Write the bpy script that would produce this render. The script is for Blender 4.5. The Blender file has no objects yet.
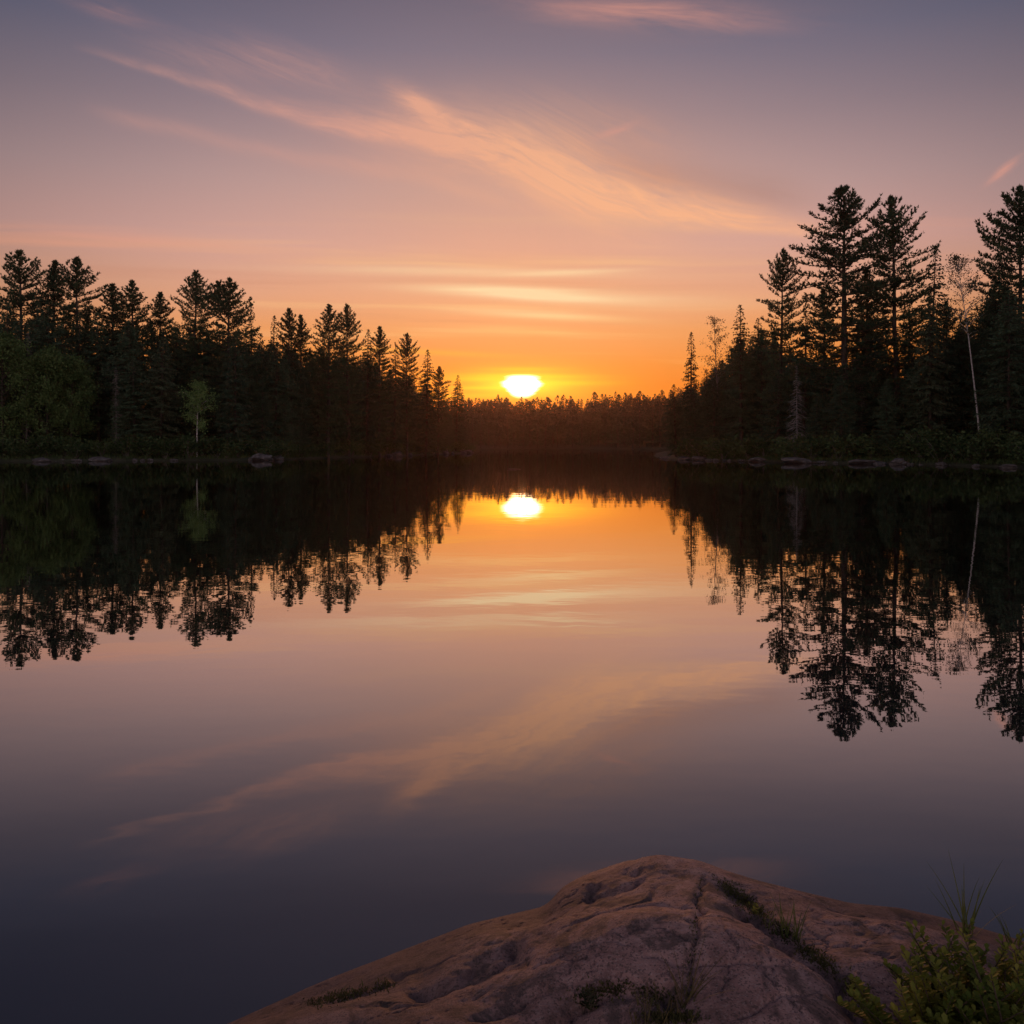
import bpy, math, random
import numpy as np
from mathutils import Vector, Matrix

SC = bpy.context.scene
COL = SC.collection
R = math.radians
CAM_H, FPX, HOR = 1.7, 900.0, 446.0          # eye height (m), focal length (px), horizon row


def lin(r, g, b):
    f = lambda c: (c / 12.92 if c <= 0.04045 else ((c + 0.055) / 1.055) ** 2.4)
    return (f(r / 255), f(g / 255), f(b / 255), 1.0)


# ------------------------------------------------------------------ camera
cam = bpy.data.cameras.new('camera')
cam.sensor_fit = 'HORIZONTAL'
cam.sensor_width = 36.0
cam.lens = 36.0 * FPX / 1024.0
cam.shift_y = -(512.0 - HOR) / 1024.0
cam.clip_start, cam.clip_end = 0.05, 20000.0
cam_o = bpy.data.objects.new('camera', cam)
COL.objects.link(cam_o)
cam_o.location = (0, 0, CAM_H)
cam_o.rotation_euler = (R(90), 0, 0)
SC.camera = cam_o

# ------------------------------------------------------------------ colour management
SC.view_settings.view_transform = 'Standard'
SC.view_settings.look = 'None'
SC.view_settings.exposure = 0.0
SC.view_settings.gamma = 1.0
SC.view_settings.use_curve_mapping = False
SC.render.engine = 'CYCLES'
SC.cycles.use_denoising = True
SC.cycles.max_bounces = 6
SC.cycles.diffuse_bounces = 3
SC.cycles.glossy_bounces = 3
SC.cycles.transmission_bounces = 2
SC.cycles.transparent_max_bounces = 4
SC.cycles.volume_bounces = 0
SC.cycles.sample_clamp_indirect = 4.0

# ------------------------------------------------------------------ world
SUN_T, SUN_S = (522 - 512) / FPX, (HOR - 385) / FPX
SUN_DIR = Vector((SUN_T, 1.0, SUN_S)).normalized()
SUN_EL = math.asin(SUN_DIR.z)
SUN_AZ = math.atan2(SUN_DIR.x, SUN_DIR.y)

W = bpy.data.worlds.new('World')
SC.world = W
W.use_nodes = True
WT = W.node_tree
for n in list(WT.nodes):
    WT.nodes.remove(n)


class X:
    """a node socket with arithmetic"""
    def __init__(s, tree, sock):
        s.t, s.s = tree, sock

    def op(s, kind, *a, clamp=False):
        n = s.t.nodes.new('ShaderNodeMath')
        n.operation = kind
        n.use_clamp = clamp
        for i, v in enumerate((s,) + a):
            if isinstance(v, X):
                s.t.links.new(v.s, n.inputs[i])
            else:
                n.inputs[i].default_value = v
        return X(s.t, n.outputs[0])

    def __add__(s, o): return s.op('ADD', o)
    def __sub__(s, o): return s.op('SUBTRACT', o)
    def __mul__(s, o): return s.op('MULTIPLY', o)
    def __truediv__(s, o): return s.op('DIVIDE', o)
    def pw(s, e): return s.op('POWER', e)
    def mx(s, o): return s.op('MAXIMUM', o)
    def mn(s, o): return s.op('MINIMUM', o)
    def abs(s): return s.op('ABSOLUTE')
    def gauss(s, w):                                    # exp(-(s/w)^2)
        q = s / w
        return (q * q * -1.0).op('EXPONENT')

    def step(s, a, b):                                  # smoothstep a..b
        n = s.t.nodes.new('ShaderNodeMapRange')
        n.interpolation_type = 'SMOOTHSTEP'
        s.t.links.new(s.s, n.inputs[0])
        n.inputs[1].default_value, n.inputs[2].default_value = a, b
        n.inputs[3].default_value, n.inputs[4].default_value = 0.0, 1.0
        return X(s.t, n.outputs[0])


def vec(tree, x, y, z):
    n = tree.nodes.new('ShaderNodeCombineXYZ')
    for i, v in enumerate((x, y, z)):
        if isinstance(v, X):
            tree.links.new(v.s, n.inputs[i])
        else:
            n.inputs[i].default_value = v
    return n.outputs[0]


def noise(tree, v, scale, detail=3.0, rough=0.5, dist=0.0):
    n = tree.nodes.new('ShaderNodeTexNoise')
    if v is not None:
        tree.links.new(v, n.inputs['Vector'])
    n.inputs['Scale'].default_value = scale
    n.inputs['Detail'].default_value = detail
    n.inputs['Roughness'].default_value = rough
    n.inputs['Distortion'].default_value = dist
    return X(tree, n.outputs[0])


def ramp(tree, fac, stops, interp='LINEAR'):
    n = tree.nodes.new('ShaderNodeValToRGB')
    n.color_ramp.interpolation = interp
    e = n.color_ramp.elements
    while len(e) < len(stops):
        e.new(0.5)
    for i, (p, c) in enumerate(stops):
        e[i].position = p
        e[i].color = c
    tree.links.new(fac.s if isinstance(fac, X) else fac, n.inputs[0])
    return n.outputs[0]


def mix(tree, fac, a, b, mode='MIX'):
    n = tree.nodes.new('ShaderNodeMix')
    n.data_type = 'RGBA'
    n.blend_type = mode
    n.clamp_factor = True
    for i, v in ((0, fac), (6, a), (7, b)):
        if isinstance(v, X):
            v = v.s
        if hasattr(v, 'is_linked'):
            tree.links.new(v, n.inputs[i])
        else:
            n.inputs[i].default_value = v
    return n.outputs[2]


def build_sky():
    T = WT
    tc = T.nodes.new('ShaderNodeTexCoord')
    sep = T.nodes.new('ShaderNodeSeparateXYZ')
    T.links.new(tc.outputs['Generated'], sep.inputs[0])
    dx, dy, dz = (X(T, sep.outputs[i]) for i in range(3))
    el = dz.mx(0.0).op('ARCSINE') * (180 / math.pi)
    dot = dx * SUN_DIR.x + dy * SUN_DIR.y + dz * SUN_DIR.z
    ang = dot.mn(1.0).op('ARCCOSINE') * (180 / math.pi)
    yy = dy.mx(0.08)
    t, s = dx / yy, dz / yy                              # tangent-plane sky position about due north
    front = dy.step(0.1, 0.45)

    def tp(px): return (px - 512) / FPX
    def sp(py): return (HOR - py) / FPX

    E = 60.0
    d = lambda py: math.degrees(math.atan(sp(py))) / E
    f_stops = [(0.0, lin(222, 100, 30)), (d(395), lin(238, 120, 30)), (d(366), lin(240, 136, 48)), (d(335), lin(236, 150, 86)),
               (d(300), lin(226, 160, 130)), (d(250), lin(208, 160, 156)), (d(190), lin(178, 148, 154)),
               (d(120), lin(136, 123, 142)), (d(50), lin(92, 101, 134)), (d(-20), lin(68, 82, 118)), (1.0, lin(52, 58, 86))]
    b_stops = [(0.0, lin(206, 172, 166)), (0.12, lin(232, 200, 192)), (0.3, lin(210, 190, 194)), (0.6, lin(124, 124, 146)), (1.0, lin(52, 58, 86))]
    ef = el / E
    # very soft low bands tilt the layers a little, so the gradient is not a ruler
    wob = noise(T, vec(T, t * 1.2, s * 2.0, 3.3), 1.4, 2.0) - 0.5
    ef2 = ef + wob * 0.03
    cf = ramp(T, ef2, f_stops)
    cb = ramp(T, ef, b_stops)
    side = ang.step(42.0, 100.0)
    base = mix(T, side * 0.95, cf, cb)

    vg = X(T, ang.step(15.0, 44.0).s) * (ang * -1.0 + 110.0).step(0.0, 50.0)
    base = mix(T, vg * 1.0, base, mix(T, 1.0, base, (0.46, 0.52, 0.55, 1), 'MULTIPLY'))
    # physical sky underneath
    sk = T.nodes.new('ShaderNodeTexSky')
    sk.sky_type = 'NISHITA'
    sk.sun_disc = False
    sk.sun_elevation = SUN_EL
    sk.sun_rotation = SUN_AZ
    sk.air_density, sk.dust_density, sk.ozone_density = 1.2, 2.0, 1.5
    skm = mix(T, 1.0, sk.outputs[0], (0.05, 0.05, 0.05, 1), 'MULTIPLY')
    base = mix(T, 0.09, base, skm)

    # aureole
    g1 = (ang / -7.0).op('EXPONENT')
    base = mix(T, g1 * 0.75, base, lin(255, 146, 44))
    g2 = (ang / -17.0).op('EXPONENT')
    base = mix(T, g2 * el.step(3.0, 9.0) * 0.34, base, lin(255, 206, 158))

    # ---- stratified low bands
    wv = noise(T, vec(T, t * 0.9, s * 3.0, 7.0), 2.2, 2.0) - 0.5
    b1 = noise(T, vec(T, t * 0.55 + wv * 0.25, (s + t * 0.012 + wv * 0.02) * 16.0, 0.0), 1.9, 4.0, 0.55)
    low = s.step(0.02, 0.09) * (X(T, s.s) * -1.0 + 0.28).step(0.0, 0.12) * front
    bands = b1.step(0.50, 0.70) * low
    warm = mix(T, (ang).step(4.0, 30.0), mix(T, el.step(4.0, 8.5), lin(255, 158, 58), lin(255, 206, 140)), lin(236, 160, 122))
    base = mix(T, bands * 0.70, base, warm)
    dk = (b1 * -1.0 + 1.0).step(0.56, 0.75) * low
    base = mix(T, dk * 0.28, base, lin(190, 122, 96))

    # bright streaks over the sun (py 292) and around it
    fib = noise(T, vec(T, t * 2.5, s * 60.0, 2.0), 1.5, 3.0, 0.6)
    def streak(px, py, hw, hh, tilt=0.0):
        u = t - tp(px)
        v = s - sp(py) - u * tilt
        return u.gauss(hw / FPX) * v.gauss(hh / FPX)
    st = streak(505, 291, 85, 5, -0.035) * 1.3 + streak(560, 299, 70, 4, -0.05) * 0.8 + streak(470, 272, 150, 5, -0.02) * 0.5 + streak(548, 316, 75, 4, -0.05) * 0.9 \
        + streak(520, 330, 60, 4, -0.04) * 0.5 + streak(640, 300, 120, 8, -0.03) * 0.3 + streak(575, 272, 60, 3, 0.04) * 0.5
    base = mix(T, (st * (fib * 1.3 + 0.25)).mn(1.0) * 0.85, base, mix(T, el.step(6.5, 9.5), lin(255, 200, 112), lin(255, 224, 172)))
    st2 = streak(520, 376, 62, 2.6, -.01) + streak(560, 383, 46, 3) * 0.9 + streak(490, 388, 42, 2) + streak(522, 369, 34, 2) * 0.7 + streak(480, 379, 34, 2.4) * 0.8 + streak(470, 396, 60, 3) * 0.6 + streak(430, 352, 70, 3, -0.05) * 0.35
    base = mix(T, (st2 * (fib * 0.9 + 0.5)).mn(1.0) * 0.9, base, (1.15, 0.56, 0.03, 1))

    # ---- the long cirrus plume
    PXN = (t * FPX + 512.0)
    PYN = s * -FPX + HOR
    pf = PXN / 1024.0
    def curve(pts, k):
        return X(T, ramp(T, pf, [(a / 1024.0, (b / k, b / k, b / k, 1)) for a, b in pts], 'CARDINAL')) * k
    curl = noise(T, vec(T, t * 1.6, s * 1.6, 11.0), 2.0, 2.0) - 0.5
    wavy = (noise(T, vec(T, t * 4.0, s * 4.0, 13.0), 2.0, 3.0, 0.6) - 0.5) * 16.0
    ctr = curve([(60, 44), (123, 61), (178, 78), (237, 98), (295, 117), (354, 130), (420, 138), (480, 149), (530, 166), (590, 192), (640, 208), (713, 220), (791, 230), (860, 236)], 256.0)
    dp = ctr - PYN + wavy * 0.22                            # above the plume's spine: positive
    wup = curve([(60, 5), (200, 9), (300, 14), (380, 22), (440, 30), (520, 34), (600, 38), (680, 30), (760, 18), (860, 8)], 64.0)
    wdn = curve([(60, 3), (200, 5), (300, 8), (400, 12), (500, 20), (560, 26), (620, 19), (700, 12), (800, 8), (860, 6)], 64.0)
    al = curve([(70, 0), (140, .26), (230, .46), (330, .62), (430, .92), (560, 1.0), (680, 1.0), (760, .75), (840, .12), (880, 0)], 1.0)
    slant = dp + (t * FPX) * 0.02
    f1 = noise(T, vec(T, t * 7.0 + slant * 0.012, slant * 0.040 + curl * 1.2, 1.0), 1.5, 8.0, 0.68, 0.9)
    f2 = noise(T, vec(T, t * 16.0 + s * 22.0, slant * 0.05 + t * 2.0, 5.0), 1.3, 8.0, 0.72, 1.2)
    up = dp.mx(0.0) / wup
    dn = (dp * -1.0).mx(0.0) / wdn
    prof = ((up * up + dn * dn * 1.3) * -1.0).op('EXPONENT')
    dens = prof * al * ((f1 - 0.16) * 2.7).mx(0.0) * (f2 * 0.8 + 0.62)
    veil = (dp + 22.0).gauss(26.0) * al * (f1 * 0.8) * (PXN.step(250, 430) * (PXN * -1.0 + 720).step(0, 150)) * 0.75
    ctr2 = curve([(60, 104), (112, 116), (210, 137), (287, 155), (354, 167), (431, 180), (500, 203), (560, 214)], 256.0)
    dp2 = ctr2 - PYN + wavy * 0.25
    fil2 = dp2.gauss(8.0) * PXN.step(70, 150) * (PXN * -1.0 + 560).step(0, 120) * (f2 * 1.2) * 0.38
    def puff(px, py, hw, hh, tilt):
        u = t - tp(px)
        v = s - sp(py) - u * tilt
        return u.gauss(hw / FPX) * v.gauss(hh / FPX)
    tuft_ = (puff(424, 108, 30, 13, -0.55) * 0.95 + puff(290, 66, 70, 18, -0.3) * 0.35 + puff(200, 60, 60, 14, -0.3) * 0.2 + puff(590, 128, 90, 26, -0.2) * 0.28) * ((f2 - 0.22) * 2.6).mx(0.0)
    brown = (dp - 34.0).gauss(20.0) * PXN.step(580, 660) * (PXN * -1.0 + 850).step(0, 90) * (f1 + 0.3) * front
    base = mix(T, brown * 0.38, base, lin(164, 120, 106))
    plume = (dens + veil + fil2 + tuft_).mn(1.0) * front
    pc = mix(T, PXN.step(260, 640), lin(222, 160, 142), lin(252, 184, 138))
    pc = mix(T, (dp - 14.0).step(0.0, 30.0) * PXN.step(520, 640) * 0.6, pc, lin(226, 150, 108))
    base = mix(T, plume * 0.86, base, pc)

    # smaller wisps: top middle, upper left, short ones on the right
    def wisp(px, py, hw, hh, tilt, sx, sy, seed):
        u = t - tp(px)
        v = s - sp(py) - u * tilt
        nn = noise(T, vec(T, u * sx, v * sy + curl * 0.4, seed), 2.0, 5.0, 0.62, 0.5)
        return u.gauss(hw / FPX) * v.gauss(hh / FPX) * ((nn - 0.36) * 3.2).mx(0.0)
    ws = wisp(650, 14, 105, 15, -0.05, 3.0, 16.0, 21.0) \
        \
        + wisp(1003, 171, 14, 5, 0.75, 6.0, 40.0, 24.0) * 1.5 \
        + wisp(616, 130, 20, 4, 0.35, 6.0, 30.0, 25.0) * 0.8 \
        \
        + wisp(115, 12, 40, 8, -0.25, 4.0, 20.0, 27.0) * 0.4 \
        + wisp(130, 240, 170, 8, -0.05, 1.5, 30.0, 28.0) * 0.5 \
        + wisp(860, 225, 130, 10, -0.05, 1.5, 20.0, 29.0) * 0.35
    base = mix(T, (ws * front).mn(1.0) * 0.62, base, lin(232, 158, 136))

    # ---- the sun burning through thin cloud
    us, vs = t - SUN_T, s - SUN_S
    sn = noise(T, vec(T, t * 5.0, s * 120.0, 4.0), 1.6, 3.0, 0.6)
    vup, vdn = vs.mx(0.0) * 1.25, (vs * -1.0).mx(0.0)
    uw = us.abs() * (vdn * FPX * 0.035 + 0.62) * (sn * 0.8 + 0.6)
    vv = vup + vdn
    rr = (uw * uw * uw + vv * vv * vv).op('POWER', 0.3333) * FPX
    rh = (us * us * 0.07 + vs * vs).op('SQRT') * FPX
    halo = (rh / -8.0).op('EXPONENT') * front
    base = mix(T, (halo * 1.5).mn(1.0), base, (2.9, 1.10, 0.06, 1))
    core = (rr * -1.0 + 14.5).step(0.0, 10.0) * front
    base = mix(T, core, base, (9.0, 7.0, 4.0, 1))

    bg = T.nodes.new('ShaderNodeBackground')
    T.links.new(base, bg.inputs[0])
    bg.inputs[1].default_value = 1.0
    out = T.nodes.new('ShaderNodeOutputWorld')
    T.links.new(bg.outputs[0], out.inputs[0])


build_sky()
W.cycles.sampling_method = 'MANUAL'
W.cycles.sample_map_resolution = 1024

sun = bpy.data.lights.new('sun', 'SUN')
sun.energy = 0.55
sun.angle = R(0.55)
sun.color = (1.0, 0.38, 0.14)
sun_o = bpy.data.objects.new('sun', sun)
COL.objects.link(sun_o)
sun_o.rotation_euler = SUN_DIR.to_track_quat('Z', 'Y').to_euler()


# ------------------------------------------------------------------ helpers
def at(px, Y):
    return (px - 512.0) / FPX * Y


def ztop(py, Y):
    return CAM_H + (HOR - py) / FPX * Y


def tag(o, label=None, cat=None, group=None, kind=None):
    if label: o['label'] = label
    if cat: o['category'] = cat
    if group: o['group'] = group
    if kind: o['kind'] = kind
    return o


class MB:
    def __init__(s):
        s.v, s.f = [], []

    def tri(s, a, b, c):
        i = len(s.v)
        s.v += [a, b, c]
        s.f.append((i, i + 1, i + 2))

    def quad(s, a, b, c, d):
        i = len(s.v)
        s.v += [a, b, c, d]
        s.f.append((i, i + 1, i + 2, i + 3))

    def tube(s, pts, rad, n=5):
        rings = []
        for k, p in enumerate(pts):
            d = (pts[min(k + 1, len(pts) - 1)] - pts[max(k - 1, 0)])
            if d.length < 1e-9:
                d = Vector((0, 0, 1))
            d.normalize()
            a = d.orthogonal().normalized() if abs(d.z) < 0.9 else Vector((1, 0, 0))
            a = (a - d * a.dot(d)).normalized()
            b = d.cross(a)
            i = len(s.v)
            for j in range(n):
                w = 2 * math.pi * j / n
                s.v.append(p + (a * math.cos(w) + b * math.sin(w)) * rad[k])
            rings.append(i)
        for k in range(len(rings) - 1):
            for j in range(n):
                j2 = (j + 1) % n
                s.f.append((rings[k] + j, rings[k] + j2, rings[k + 1] + j2, rings[k + 1] + j))

    def mesh(s, name, mat, smooth=False):
        me = bpy.data.meshes.new(name)
        me.from_pydata([tuple(p) for p in s.v], [], s.f)
        me.materials.append(mat)
        if smooth:
            me.polygons.foreach_set('use_smooth', [True] * len(me.polygons))
        me.update()
        return me


def link(name, me, parent=None):
    o = bpy.data.objects.new(name, me)
    COL.objects.link(o)
    if parent:
        o.parent = parent
    return o


def empty(name, loc=(0, 0, 0)):
    o = bpy.data.objects.new(name, None)
    o.empty_display_size = 0.2
    COL.objects.link(o)
    o.location = loc
    return o


# ------------------------------------------------------------------ numpy noise
_rs = np.random.RandomState(7)
_perm = _rs.permutation(512)
_grad = _rs.rand(512) * 2 * np.pi


def pnoise(x, y, seed=0):
    xi, yi = np.floor(x).astype(int), np.floor(y).astype(int)
    xf, yf = x - xi, y - yi
    def g(ix, iy):
        h = _perm[(_perm[(ix + seed * 31) % 512] + iy) % 512]
        return np.cos(_grad[h]), np.sin(_grad[h])
    u, v = xf * xf * xf * (xf * (xf * 6 - 15) + 10), yf * yf * yf * (yf * (yf * 6 - 15) + 10)
    def dotg(ox, oy):
        gx, gy = g(xi + ox, yi + oy)
        return gx * (xf - ox) + gy * (yf - oy)
    a, b, c, d = dotg(0, 0), dotg(1, 0), dotg(0, 1), dotg(1, 1)
    return (a * (1 - u) + b * u) * (1 - v) + (c * (1 - u) + d * u) * v


def fbm(x, y, oct=4, seed=0, gain=0.5):
    r, a = 0.0, 1.0
    for k in range(oct):
        r = r + a * pnoise(x * 2 ** k, y * 2 ** k, seed + k)
        a *= gain
    return r


# ------------------------------------------------------------------ materials
def new_mat(name):
    m = bpy.data.materials.new(name)
    m.use_nodes = True
    t = m.node_tree
    p = t.nodes['Principled BSDF']
    return m, t, p


def obj_coord(t, kind='Object'):
    return t.nodes.new('ShaderNodeTexCoord').outputs[kind]


def foliage_mat(name, dark, light, scale=0.9, trans=0.25):
    m, t, p = new_mat(name)
    nz = noise(t, obj_coord(t), scale, 3.0)
    oi = t.nodes.new('ShaderNodeObjectInfo')
    rnd = X(t, oi.outputs['Random'])
    c = ramp(t, nz + (rnd - 0.5) * 0.35, [(0.34, dark + (1,)), (0.66, light + (1,))])
    t.links.new(c, p.inputs['Base Color'])
    p.inputs['Roughness'].default_value = 0.65
    p.inputs['Specular IOR Level'].default_value = 0.25
    tr = t.nodes.new('ShaderNodeBsdfTranslucent')
    t.links.new(c, tr.inputs[0])
    mx = t.nodes.new('ShaderNodeMixShader')
    mx.inputs[0].default_value = trans
    t.links.new(p.outputs[0], mx.inputs[1])
    t.links.new(tr.outputs[0], mx.inputs[2])
    t.links.new(mx.outputs[0], t.nodes['Material Output'].inputs[0])
    return m


def bark_mat(name, dark, light, scale=3.0, stretch=0.25, rough=0.9):
    m, t, p = new_mat(name)
    mp = t.nodes.new('ShaderNodeMapping')
    mp.inputs['Scale'].default_value = (1, 1, stretch)
    t.links.new(obj_coord(t), mp.inputs[0])
    nz = noise(t, mp.outputs[0], scale, 4.0, 0.6)
    t.links.new(ramp(t, nz, [(0.35, dark + (1,)), (0.65, light + (1,))]), p.inputs['Base Color'])
    p.inputs['Roughness'].default_value = rough
    b = t.nodes.new('ShaderNodeBump')
    b.inputs['Strength'].default_value = 0.5
    b.inputs['Distance'].default_value = 0.03
    t.links.new(nz.s, b.inputs['Height'])
    t.links.new(b.outputs[0], p.inputs['Normal'])
    return m


M = {}
M['pine'] = foliage_mat('pine_needles', (0.042, 0.074, 0.040), (0.078, 0.126, 0.062), 0.7)
M['spruce'] = foliage_mat('spruce_needles', (0.042, 0.074, 0.042), (0.076, 0.122, 0.064), 0.8)
M['farneedle'] = foliage_mat('far_needles', (0.034, 0.058, 0.034), (0.060, 0.092, 0.050), 0.5, 0.08)
M['pale'] = foliage_mat('pale_spruce_needles', (0.075, 0.105, 0.055), (0.130, 0.160, 0.085), 0.8)
M['leafy'] = foliage_mat('broad_leaves', (0.085, 0.140, 0.045), (0.165, 0.245, 0.075), 0.6, 0.3)
M['birchleaf'] = foliage_mat('birch_leaves', (0.100, 0.175, 0.058), (0.180, 0.280, 0.090), 0.9, 0.3)
M['sparse'] = foliage_mat('sparse_leaves', (0.050, 0.055, 0.028), (0.080, 0.085, 0.040), 0.9, 0.3)
M['shrub'] = foliage_mat('shore_shrub_leaves', (0.045, 0.080, 0.028), (0.095, 0.140, 0.050), 1.2, 0.3)
M['bark'] = bark_mat('pine_bark', (0.035, 0.026, 0.020), (0.10, 0.075, 0.058))
M['greybark'] = bark_mat('grey_bark', (0.10, 0.085, 0.075), (0.24, 0.21, 0.19))
M['birch'] = bark_mat('birch_bark', (0.32, 0.29, 0.27), (0.66, 0.62, 0.58), 4.0, 1.6)
M['dead'] = bark_mat('weathered_wood', (0.14, 0.125, 0.115), (0.30, 0.27, 0.25))


def stone_mat(name, cols, scale):
    m, t, p = new_mat(name)
    co = obj_coord(t)
    n1 = noise(t, co, scale, 5.0, 0.6)
    c = ramp(t, n1, [(0.3, cols[0] + (1,)), (0.5, cols[1] + (1,)), (0.7, cols[2] + (1,))])
    t.links.new(c, p.inputs['Base Color'])
    p.inputs['Roughness'].default_value = 0.8
    b = t.nodes.new('ShaderNodeBump')
    b.inputs['Strength'].default_value = 0.7
    b.inputs['Distance'].default_value = 0.05
    t.links.new(noise(t, co, scale * 3, 5.0, 0.65).s, b.inputs['Height'])
    t.links.new(b.outputs[0], p.inputs['Normal'])
    return m


M['stone'] = stone_mat('shore_stone', ((0.035, 0.03, 0.028), (0.09, 0.08, 0.075), (0.20, 0.18, 0.17)), 2.0)


# ------------------------------------------------------------------ terrain and water
LEFT = [(-900, 40), (-110, 88), (-64.6, 95), (-55.8, 98), (-50, 99.5), (-44.4, 102), (-37, 103.5), (-30, 107), (-27.5, 118), (-25.9, 128), (-22, 139),
        (-18.7, 150), (-16.5, 170), (-14.8, 185), (-11.5, 208), (-9.25, 225), (-14, 262), (-60, 300), (-200, 330), (-900, 340)]
RIGHT = [(20.5, 118), (20.9, 112), (23, 104), (25.3, 100), (27.2, 95), (28.8, 90), (31.5, 88), (34.2, 86), (36.4, 82), (38, 80), (39.2, 74), (39.8, 70), (40.5, 62), (46, 45),
         (60, 30), (900, 10), (900, 340), (80, 330), (34, 210), (24, 150)]


def poly_sd(px, py, poly):
    """signed distance, positive inside (numpy)"""
    P = np.array(poly, float)
    d = np.full(px.shape, 1e9)
    ins = np.zeros(px.shape, bool)
    n = len(P)
    for i in range(n):
        a, b = P[i], P[(i + 1) % n]
        e = b - a
        w0, w1 = px - a[0], py - a[1]
        h = np.clip((w0 * e[0] + w1 * e[1]) / (e @ e), 0, 1)
        d = np.minimum(d, np.hypot(w0 - e[0] * h, w1 - e[1] * h))
        c = (a[1] > py) != (b[1] > py)
        with np.errstate(divide='ignore', invalid='ignore'):
            xc = (b[0] - a[0]) * (py - a[1]) / (b[1] - a[1]) + a[0]
        ins ^= c & (px < xc)
    return np.where(ins, d, -d)


def land_sd(x, y):
    far = y - (437 + 7 * np.sin(x * 0.035 + 1.0) + 4 * np.sin(x * 0.11))
    near = np.where(y < 0, -(y + 0.2), -np.abs(y) - 0.2)     # the bank behind the viewer
    return np.maximum(np.maximum(poly_sd(x, y, LEFT), poly_sd(x, y, RIGHT)), np.maximum(far, near - 3.0))


def terrain_z(x, y):
    x, y = np.asarray(x, float), np.asarray(y, float)
    d = land_sd(x, y) + fbm(x * 0.15, y * 0.15, 2, 3) * 1.2
    up = 0.12 + np.minimum(np.maximum(d, 0), 4) * 0.16 + np.maximum(d - 4, 0) * 0.035
    far = y > 400
    up = np.where(far, 0.2 + np.minimum(np.maximum(d, 0), 140) * (0.125 + 0.0004 * np.clip(x, -40, 160)), np.minimum(up, 6))
    up = up + np.where(d > 2, fbm(x * 0.2, y * 0.2, 3, 9) * 0.35, 0)
    dn = np.maximum(d * 0.35, -3.0)
    return np.where(d > 0, up, dn - 0.02)


def tz(x, y):
    return float(terrain_z(np.array([x]), np.array([y]))[0])


def axis(parts):
    out = []
    for a, b, st in parts:
        out += list(np.arange(a, b, st))
    return np.array(out + [parts[-1][1]], float)


gx = axis([(-2400, -1000, 350), (-1000, -300, 70), (-300, -90, 10), (-90, 90, 1.5), (90, 300, 10), (300, 1000, 70), (1000, 2400, 350)])
gy = axis([(-1500, -300, 300), (-300, 0, 30), (0, 60, 4), (60, 270, 1.5), (270, 420, 10), (420, 600, 5), (600, 1000, 50), (1000, 2600, 400)])
GX, GY = np.meshgrid(gx, gy)
GZ = terrain_z(GX, GY)
GZ = np.where((np.abs(GX) < 60) & (GY > -20) & (GY < 0.9) & (GZ > -0.5), np.minimum(GZ, 0.15), GZ)


def grid_mesh(name, GX, GY, GZ, mat, smooth=True):
    ny, nx = GX.shape
    me = bpy.data.meshes.new(name)
    v = np.stack([GX, GY, GZ], -1).reshape(-1, 3)
    i = np.arange((ny - 1) * (nx - 1))
    r, c = i // (nx - 1), i % (nx - 1)
    a = r * nx + c
    f = np.stack([a, a + 1, a + nx + 1, a + nx], -1)
    me.from_pydata(v.tolist(), [], f.tolist())
    me.materials.append(mat)
    if smooth:
        me.polygons.foreach_set('use_smooth', [True] * len(me.polygons))
    me.update()
    return me


def ground_mat():
    m, t, p = new_mat('forest_floor')
    co = obj_coord(t)
    n1 = noise(t, co, 0.35, 4.0, 0.6)
    n2 = noise(t, co, 2.5, 4.0, 0.6)
    c = ramp(t, n1 * 0.6 + n2 * 0.4, [(0.35, (0.022, 0.026, 0.014, 1)), (0.5, (0.045, 0.055, 0.024, 1)), (0.65, (0.075, 0.062, 0.042, 1))])
    t.links.new(c, p.inputs['Base Color'])
    p.inputs['Roughness'].default_value = 0.95
    b = t.nodes.new('ShaderNodeBump')
    b.inputs['Distance'].default_value = 0.15
    t.links.new(n2.s, b.inputs['Height'])
    t.links.new(b.outputs[0], p.inputs['Normal'])
    return m


tag(link('ground', grid_mesh('ground', GX, GY, GZ, ground_mat())), kind='structure')


def water_mat():
    m, t, p = new_mat('lake_water')
    co = obj_coord(t)
    t.nodes.remove(p)
    body = t.nodes.new('ShaderNodeBsdfDiffuse')
    body.inputs[0].default_value = (0.013, 0.016, 0.027, 1)
    top = t.nodes.new('ShaderNodeBsdfGlossy')
    top.inputs['Roughness'].default_value = 0.008
    lw = t.nodes.new('ShaderNodeLayerWeight')
    lw.inputs[0].default_value = 0.5
    g = lambda v: (v, v, v, 1)
    refl = ramp(t, lw.outputs['Facing'], [(0.0, g(.06)), (0.35, g(.13)), (0.56, g(.24)), (0.645, g(.345)), (0.80, g(.78)), (0.876, g(.96)), (1.0, g(1.0))])
    ms = t.nodes.new('ShaderNodeMixShader')
    t.links.new(refl, ms.inputs[0])
    t.links.new(body.outputs[0], ms.inputs[1])
    t.links.new(top.outputs[0], ms.inputs[2])
    t.links.new(ms.outputs[0], t.nodes['Material Output'].inputs[0])
    mp = t.nodes.new('ShaderNodeMapping')
    mp.inputs['Scale'].default_value = (1.0, 1.7, 1.0)
    t.links.new(co, mp.inputs[0])
    a = noise(t, mp.outputs[0], 1.6, 2.0, 0.5)
    b = noise(t, mp.outputs[0], 0.28, 2.0, 0.5)
    bp = t.nodes.new('ShaderNodeBump')
    bp.inputs['Strength'].default_value = 1.0
    bp.inputs['Distance'].default_value = 0.0009
    t.links.new((a + b * 2.5).s, bp.inputs['Height'])
    t.links.new(bp.outputs[0], top.inputs['Normal'])
    return m


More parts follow.
